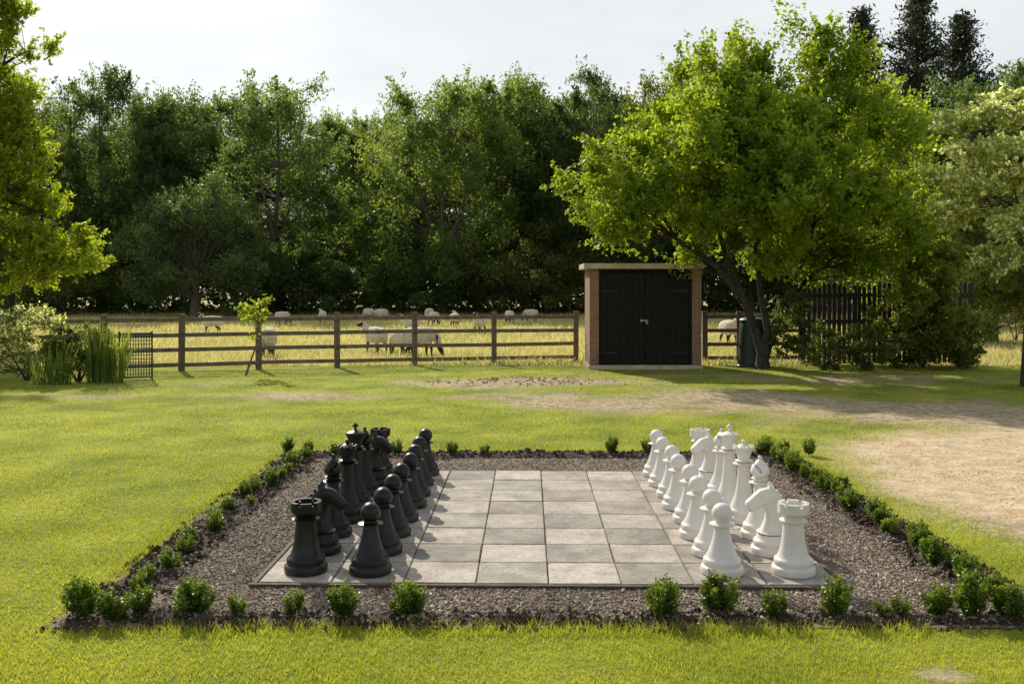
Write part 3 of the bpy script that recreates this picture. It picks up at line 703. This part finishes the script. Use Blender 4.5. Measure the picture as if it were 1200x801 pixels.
# box plants
def box_mesh(seed, h, r, n):
    rg = np.random.default_rng(seed); ns = 24
    a = rg.random(ns)*2*PI; rr = np.sqrt(rg.random(ns))*r; tx = rr*np.cos(a); ty = rr*np.sin(a); th_ = h*(1-.45*(rr/r)**2)*(.62+.50*rg.random(ns))
    i = rg.integers(0, ns, n); t = .10+.90*rg.random(n)**.75
    P = np.stack([tx[i]*(.40+.60*t), ty[i]*(.40+.60*t), th_[i]*t],1)+rg.normal(size=(n,3))*np.array([.011,.011,.008])
    P[:,2] = np.maximum(P[:,2], .012)
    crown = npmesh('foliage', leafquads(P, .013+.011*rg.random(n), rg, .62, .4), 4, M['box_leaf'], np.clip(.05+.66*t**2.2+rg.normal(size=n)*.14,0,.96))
    V = []; Fc = []
    for k in range(0, ns, 2): tube(V, Fc, [(0,0,-.01),(tx[k]*.5,ty[k]*.5,th_[k]*.45),(tx[k],ty[k],th_[k]*.9)], [.004,.003,.0015], 5)
    st = bpy.data.meshes.new('stem'); st.from_pydata([tuple(v) for v in V], [], Fc); st.materials.append(M['bark'])
    return crown, st
BM = [box_mesh(400+k, .205, (.085,.10,.095,.075,.11,.08,.09)[k], (1900,2500,2100,850,2900,1300,1700)[k]) for k in range(7)]
rnd = random.Random(9)
def boxplant(x, y, sc, var, label, group):
    o = empty('box_plant', (x, y, .02), rnd.uniform(0,6.28)); s_ = sc*rnd.uniform(.90,1.08); o.scale = (s_,s_,s_*rnd.uniform(.88,1.14))
    tag(o, label, 'box plant', group)
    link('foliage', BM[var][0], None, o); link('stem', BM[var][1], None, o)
front = [(95,1.05,1),(133,.95,0),(168,.90,2),(227,1.05,1),(277,.72,3),(344,.82,3),(400,.88,2),(477,1.05,1),(777,1.02,1),(847,1.08,4),(908,.88,5),(979,1.0,6),(1032,.6,3),(1055,.7,3),(1100,.95,2),(1142,1.04,4),(1188,1.05,1)]
for k, (px, sc, var) in enumerate(front):
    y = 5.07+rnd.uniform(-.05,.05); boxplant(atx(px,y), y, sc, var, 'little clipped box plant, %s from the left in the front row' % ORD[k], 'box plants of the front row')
ys = np.linspace(5.42, 9.85, 17)
for k, y in enumerate(ys):
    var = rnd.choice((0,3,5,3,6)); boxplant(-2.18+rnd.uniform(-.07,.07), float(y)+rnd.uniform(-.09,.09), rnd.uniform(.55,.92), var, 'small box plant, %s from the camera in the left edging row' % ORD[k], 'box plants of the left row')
ys = np.linspace(5.35, 9.9, 20)
for k, y in enumerate(ys):
    var = rnd.choice((0,1,5,2,0,6)); boxplant(2.74+rnd.uniform(-.07,.07), float(y)+rnd.uniform(-.07,.07), rnd.uniform(.75,1.02), var, 'small box plant, %s from the camera in the right edging row' % ORD[k], 'box plants of the right row')
for k, (px, sc) in enumerate(((338,.9),(362,.8),(392,.7),(465,.9),(530,.85),(568,.85),(718,.9),(759,1.0),(893,.9),(918,.8),(948,1.0))):
    y = 10.02+rnd.uniform(-.06,.06); boxplant(atx(px,y), y, sc*.95, rnd.choice((0,2,3,5)), 'tiny box plant, %s from the left in the far row behind the board' % ORD[k], 'box plants of the far row')

# ------------------------------------------------------------------ field fence
fpost = [(-150,447),(-60,444),(32,441),(122,438),(213,435),(303,432),(395,430),(486,428),(579,426),(675,424)]
fr = empty('field_fence', (gp(213,435)[0], gp(213,435)[1], 0)); o0 = fr.location.copy()
tag(fr, 'brown post and rail field fence running from the left edge to the shed', 'fence')
def rail_fence(root, o0, pts, nr, ztop=1.14):
    for k, (x, y) in enumerate(pts):
        bm = bmesh.new(); tall = ztop+.08
        box(bm, x-o0.x, y-o0.y, tall/2-.05, .12, .09, tall+.1, Matrix.Rotation(rnd.uniform(-.012,.012),4,'Y')); bobj('post', bm, M['fence_wood'], root, bevel=.006)
    for k in range(len(pts)-1):
        a = Vector((*pts[k],0))-Vector((o0.x,o0.y,0)); b = Vector((*pts[k+1],0))-Vector((o0.x,o0.y,0)); d = (b-a); an = math.atan2(d.y,d.x)
        for q in range(nr):
            z = ztop-.05-q*(ztop-.16)/(nr-1)*.97; mid = (a+b)/2+Vector((math.sin(an),-math.cos(an),0))*.065
            bm = bmesh.new(); box(bm, mid.x, mid.y, z+rnd.uniform(-.01,.01), d.length-.012, .035, .085, Matrix.Rotation(an,4,'Z') @ Matrix.Rotation(rnd.uniform(-.006,.006),4,'Y'))
            bobj('rail', bm, M['fence_wood'], root, bevel=.004)
rail_fence(fr, o0, [gp(*p) for p in fpost], 4)
f2 = empty('field_fence', (gp(826,424)[0], 22.2, 0)); o2 = f2.location.copy()
tag(f2, 'short post and rail fence between the shed and the apple tree', 'fence')
rail_fence(f2, o2, [(atx(826,22.2),22.2),(atx(866,22.2),22.2),(atx(940,22.3),22.3)], 4)
# paling fence
PYf = 21.7; x0, x1 = atx(940,PYf), atx(1140,PYf)
pf = empty('paling_fence', (x0, PYf, 0)); tag(pf, 'tall dark wooden paling fence behind the apple tree', 'fence')
bm = bmesh.new(); x = 0; n_ = 0
while x < x1-x0:
    h_ = 1.90+rnd.uniform(-.03,.03); w_ = .085
    vs = [bm.verts.new((x+a, dy, z)) for dy in (-.01,.01) for a, z in ((0,.05),(w_,.05),(w_,h_-.06),(w_/2,h_),(0,h_-.06))]
    bm.faces.new(vs[:5][::-1]); bm.faces.new(vs[5:])
    for k in range(5): bm.faces.new((vs[k],vs[(k+1)%5],vs[5+(k+1)%5],vs[5+k]))
    x += .115
bobj('paling_panel', bm, M['dark_wood'], pf)
for z in (.4,1.0,1.6):
    bm = bmesh.new(); box(bm, (x1-x0)/2, .035, z, x1-x0, .04, .08); bobj('rail', bm, M['dark_wood'], pf)
for k in range(4):
    bm = bmesh.new(); box(bm, (x1-x0)*k/3, .10, .92, .1, .08, 1.94); bobj('post', bm, M['dark_wood'], pf, bevel=.005)
# metal hurdle
hx, hy = gp(140, 446); hd = empty('metal_hurdle', (hx,hy,0), R(18)); tag(hd, 'dark lattice metal hurdle standing beside the reeds', 'hurdle')
bm = bmesh.new()
for x_ in (0,.58): box(bm, x_,0,.46,.03,.03,.96)
for z_ in (.06,.9): box(bm, .29,0,z_,.55,.025,.025)
bobj('frame', bm, M['metal_dark'], hd)
bm = bmesh.new()
for k in range(1,12): box(bm, k*.0483,0,.48,.015,.012,.82)
for k in range(1,12): box(bm, .29,.0145,.06+k*.07,.55,.010,.015)
bobj('lattice', bm, M['metal_dark'], hd)

# ------------------------------------------------------------------ shed
SHY = F*H/(432-337)
sx0, sx1 = atx(691,SHY), atx(822,SHY); sw = sx1-sx0; shd = 1.35
sh = empty('brick_shed', ((sx0+sx1)/2, SHY, 0)); tag(sh, 'small flat roofed brick shed with black double doors', 'shed')
hw_ = sw/2; pier = .20; wt = .11; zt = atz(315,SHY)
bm = bmesh.new(); box(bm, 0, shd/2, .03, sw+.06, shd+.10, .10); bobj('plinth', bm, M['concrete'], sh, bevel=.006)
bm = bmesh.new()
zb = .08; hgt = zt-zb
box(bm, -hw_+pier/2, .11, zb+hgt/2, pier, .22, hgt); box(bm, hw_-pier/2, .11, zb+hgt/2, pier, .22, hgt)
box(bm, -hw_+wt/2, .22+(shd-.22)/2, zb+hgt/2, wt, shd-.22, hgt); box(bm, hw_-wt/2, .22+(shd-.22)/2, zb+hgt/2, wt, shd-.22, hgt)
box(bm, 0, shd-wt/2, zb+hgt/2, sw-2*wt, wt, hgt)
bobj('brick_wall', bm, M['brick'], sh)
bm = bmesh.new(); box(bm, -.05, shd/2-.02, zt+.06, sw+.16, shd+.22, .12); bobj('roof', bm, M['concrete'], sh, bevel=.01)
dw = sw-2*pier
fm_ = bmesh.new(); box(fm_, -dw/2+.03, .09, zb+hgt/2, .06, .08, hgt); box(fm_, dw/2-.03, .09, zb+hgt/2, .06, .08, hgt); box(fm_, 0, .09, zt-.03, dw-.12, .08, .06)
bobj('door_frame', fm_, M['black_paint'], sh, bevel=.004)
lw = (dw-.12)/2-.006
for s_ in (-1,1):
    bm = bmesh.new(); nb = 7; pw_ = lw/nb
    for q in range(nb): box(bm, s_*(.004+pw_*(q+.5)), .085, zb+.02+(hgt-.09)/2, pw_-.005, .022, hgt-.10)
    box(bm, s_*(.004+lw/2), .106, zb+.02+(hgt-.09)/2, lw-.01, .018, hgt-.11)
    d_ = bobj('door', bm, M['black_paint'], sh, bevel=.0015)
    for zz in (.35, 1.7):
        bm = bmesh.new(); box(bm, s_*(lw-.17), .070, zz, .34, .006, .035); bobj('strap_hinge', bm, M['metal_dark'], d_)
bm = bmesh.new(); box(bm, -.02, .068, 1.05, .17, .008, .03); box(bm, -.09, .066, 1.05, .03,.012,.06); ha = bobj('hasp', bm, M['steel'], sh, bevel=.002)
bm = bmesh.new(); box(bm, .035, .045, 1.0, .05, .022, .045); bobj('padlock', bm, M['steel'], sh, bevel=.004)

# compost bin
cx_, cy_ = atx(882,21.3), 21.3
cb = empty('compost_bin', (cx_, cy_, 0)); tag(cb, 'dark green compost bin standing behind the apple trunk', 'compost bin')
bm = bmesh.new(); lathe(bm, [(0,0),(.36,0),(.36,.03),(.34,.05),(.30,.75),(.28,.98),(.26,1.02)], 32); bobj('body', bm, M['bin'], cb, smooth=35)
bm = bmesh.new(); lathe(bm, [(.27,1.0),(.295,1.01),(.295,1.05),(.27,1.08),(.10,1.12),(.10,1.14),(.04,1.15),(0,1.15)], 32); bobj('lid', bm, M['bin'], cb, smooth=35)

# ------------------------------------------------------------------ sheep
def skin(nodes, edges, levels=2):
    me = bpy.data.meshes.new('tmp'); me.from_pydata([n[:3] for n in nodes], edges, []); me.update()
    o = bpy.data.objects.new('tmp', me); C.objects.link(o)
    o.modifiers.new('s','SKIN'); 
    for i, n in enumerate(nodes):
        sv = me.skin_vertices[0].data[i]; sv.radius = (n[3], n[4] if len(n) > 4 else n[3]); sv.use_root = (i == 1)
    ss = o.modifiers.new('u','SUBSURF'); ss.levels = levels; ss.render_levels = levels
    dg = bpy.context.evaluated_depsgraph_get(); dg.update()
    m2 = bpy.data.meshes.new_from_object(o.evaluated_get(dg)); bpy.data.objects.remove(o); return m2
def sheep_mesh(pose):
    nd = [(-.40,0,.62,.16),(-.27,0,.60,.225),(0,0,.58,.25),(.22,0,.60,.225),(.36,0,.63,.16)]
    ed = [(0,1),(1,2),(2,3),(3,4)]
    if pose == 'graze': nk = [(.47,0,.50,.105),(.53,0,.34,.08),(.57,0,.22,.072),(.61,0,.12,.050),(.64,0,.06,.034)]; ear = (.54,.27)
    elif pose == 'side': nk = [(.44,.08,.76,.11),(.48,.16,.86,.08),(.49,.23,.90,.072),(.49,.31,.86,.05),(.49,.36,.82,.036)]; ear = (.47,.93)
    else: nk = [(.45,0,.77,.11),(.50,0,.89,.08),(.56,0,.93,.072),(.64,0,.89,.052),(.69,0,.85,.038)]; ear = (.51,.95)
    b = len(nd); nd += nk; ed += [(4,b)]+[(b+k,b+k+1) for k in range(4)]
    for s_ in (-1,1):
        e0 = len(nd)
        if pose == 'side': nd.append((.49+s_*.12, .20, .93, .022)); nd.append((.49+s_*.17,.20,.91,.012))
        else: nd.append((ear[0], s_*.11, ear[1]+.02, .022)); nd.append((ear[0]-.01, s_*.17, ear[1], .012))
        ed += [(b+1,e0),(e0,e0+1)]
        l = len(nd); nd += [(-.27,s_*.14,.42,.095),(-.22,s_*.145,.34,.06),(-.34,s_*.14,.22,.034),(-.32,s_*.14,.07,.025),(-.30,s_*.14,.012,.03)]
        ed += [(1,l)]+[(l+k,l+k+1) for k in range(4)]
        l = len(nd); f_ = .04*s_; nd += [(.23,s_*.125,.40,.075),(.25+f_,s_*.13,.24,.036),(.25+f_,s_*.13,.07,.025),(.28+f_,s_*.13,.012,.03)]
        ed += [(3,l)]+[(l+k,l+k+1) for k in range(3)]
    t = len(nd); nd += [(-.49,0,.54,.035),(-.51,0,.42,.028)]; ed += [(0,t),(t,t+1)]
    me = skin(nd, ed, 2)
    me.name = 'sheep'; me.materials.clear(); me.materials.append(M['wool']); me.materials.append(M['sheep_black'])
    hn = [Vector(n[:3]) for n in nk[2:]]
    for v_ in me.vertices:
        wool = v_.co.z > .36 and min((v_.co-h_).length for h_ in hn) > .14
        if wool:
            nv = noise.noise(v_.co*9)+.5*noise.noise(v_.co*22)
            v_.co += v_.normal*(.012+.026*nv)
    for p_ in me.polygons:
        c = p_.center
        dark = c.z < .33 and abs(c.y) > .05 and c.x < .42
        dark = dark or min((c-h_).length for h_ in hn) < .10 or (c-Vector(nk[1][:3])).length < .07 or (abs(c.y) > .10 and c.x > .47 and pose != 'side')
        p_.material_index = 1 if dark else 0; p_.use_smooth = True
    return me
SM = {k: sheep_mesh(k) for k in ('graze','stand','side')}
SHEEP = [(248,391,'stand',215,.85,'lone sheep standing farthest left in the field'),(314,419,'graze',100,.95,'sheep grazing just behind the sapling, seen through the fence'),(331,381,'graze',50,.8,'distant sheep grazing beyond the sapling, second distant one from the left'),(378,380,'side',100,.8,'distant sheep standing just left of the third visible fence post'),
 (432,375,'graze',140,.8,'left sheep of the close far pair grazing'),(447,376,'graze',40,.8,'right sheep of the close far pair grazing'),(441,415,'side',130,.9,'near sheep standing with head turned, left of the near grazers'),(471,418,'graze',130,.85,'near sheep grazing half hidden by its larger neighbour'),(492,419,'graze',-8,.95,'largest near sheep grazing side on, facing right'),
 (482,391,'stand',190,.8,'mid distance sheep directly above the largest near sheep'),(508,382,'graze',60,.8,'far sheep grazing in the middle of the field'),(533,384,'side',80,.8,'dark faced far sheep standing and looking at the camera'),(562,391,'stand',250,.85,'mid distance sheep standing just left of the fifth fence post'),(597,379,'graze',110,.8,'far sheep grazing, second from the shed'),(622,377,'graze',200,.8,'far sheep grazing, nearest the shed on its left'),(854,404,'side',280,.95,'sheep looking through the rails right of the shed'),(503,375,'graze',250,.8,'very distant sheep behind the middle of the field')]
for px, py, ps, rz, s_, lb in SHEEP:
    x, y = gp(px, py); o = link('sheep', SM[ps]); o.location = (x,y,0); o.rotation_euler = (0,0,R(rz)); o.scale = (s_,s_,s_)
    tag(o, lb, 'sheep', 'sheep in the field')

# ------------------------------------------------------------------ light
SUNEL = 33; az = math.atan2(-.42,.907)   # compass angle from +Y towards +X
sd_ = Vector((math.sin(az)*math.cos(R(SUNEL)), math.cos(az)*math.cos(R(SUNEL)), math.sin(R(SUNEL))))
L = bpy.data.lights.new('sun','SUN'); L.energy = 5.0; L.angle = R(.9); L.color = (1,.92,.76)
lo = bpy.data.objects.new('sun', L); C.objects.link(lo); lo.rotation_euler = (-sd_).to_track_quat('-Z','Y').to_euler(); lo.location = (-20,20,30)
W = bpy.data.worlds.new('World'); SC.world = W; W.use_nodes = True; nt = W.node_tree; nt.nodes.clear()
out = nt.nodes.new('ShaderNodeOutputWorld'); bg = nt.nodes.new('ShaderNodeBackground'); bg.inputs[1].default_value = .15
sky = nt.nodes.new('ShaderNodeTexSky'); sky.sky_type = 'NISHITA'; sky.sun_disc = False; sky.sun_elevation = R(SUNEL); sky.sun_rotation = az
sky.dust_density = 2.0; sky.air_density = 1.0; sky.ozone_density = 1.0
hs = nt.nodes.new('ShaderNodeHueSaturation'); hs.inputs['Saturation'].default_value = .42; nt.links.new(sky.outputs[0], hs.inputs['Color'])
tc = nt.nodes.new('ShaderNodeTexCoord'); mp = nt.nodes.new('ShaderNodeMapping'); mp.inputs['Scale'].default_value = (1.2,1.2,4); nt.links.new(tc.outputs['Generated'], mp.inputs[0])
cl = noise_(nt, 2.2, vec=mp.outputs[0], detail=7, lo=.42, hi=.72)
# bright thin haze, strongest on the sun's side of the sky
dt = nt.nodes.new('ShaderNodeVectorMath'); dt.operation = 'DOT_PRODUCT'; nt.links.new(tc.outputs['Generated'], dt.inputs[0]); dt.inputs[1].default_value = Vector((-.25,.95,.15)).normalized()
hz = nt.nodes.new('ShaderNodeMapRange'); hz.interpolation_type = 'SMOOTHSTEP'; hz.inputs[1].default_value = .2; hz.inputs[2].default_value = .90; hz.inputs[3].default_value = .24; hz.inputs[4].default_value = .92; nt.links.new(dt.outputs['Value'], hz.inputs[0])
hazec = mixc(nt, cl, (5.2,5.5,5.75), (6.4,6.4,6.3))
nt.links.new(mixc(nt, hz.outputs[0], hs.outputs[0], hazec), bg.inputs[0]); nt.links.new(bg.outputs[0], out.inputs[0])

cam = bpy.data.cameras.new('camera'); co = bpy.data.objects.new('camera', cam); C.objects.link(co)
co.location = (0,0,H); co.rotation_euler = (PI/2,0,0); cam.sensor_width = 36; cam.lens = F/1200*36; cam.shift_y = -63.5/1200
cam.clip_start = .05; cam.clip_end = 5000
SC.camera = co
SC.view_settings.view_transform = 'Standard'; SC.view_settings.look = 'None'; SC.view_settings.exposure = 0
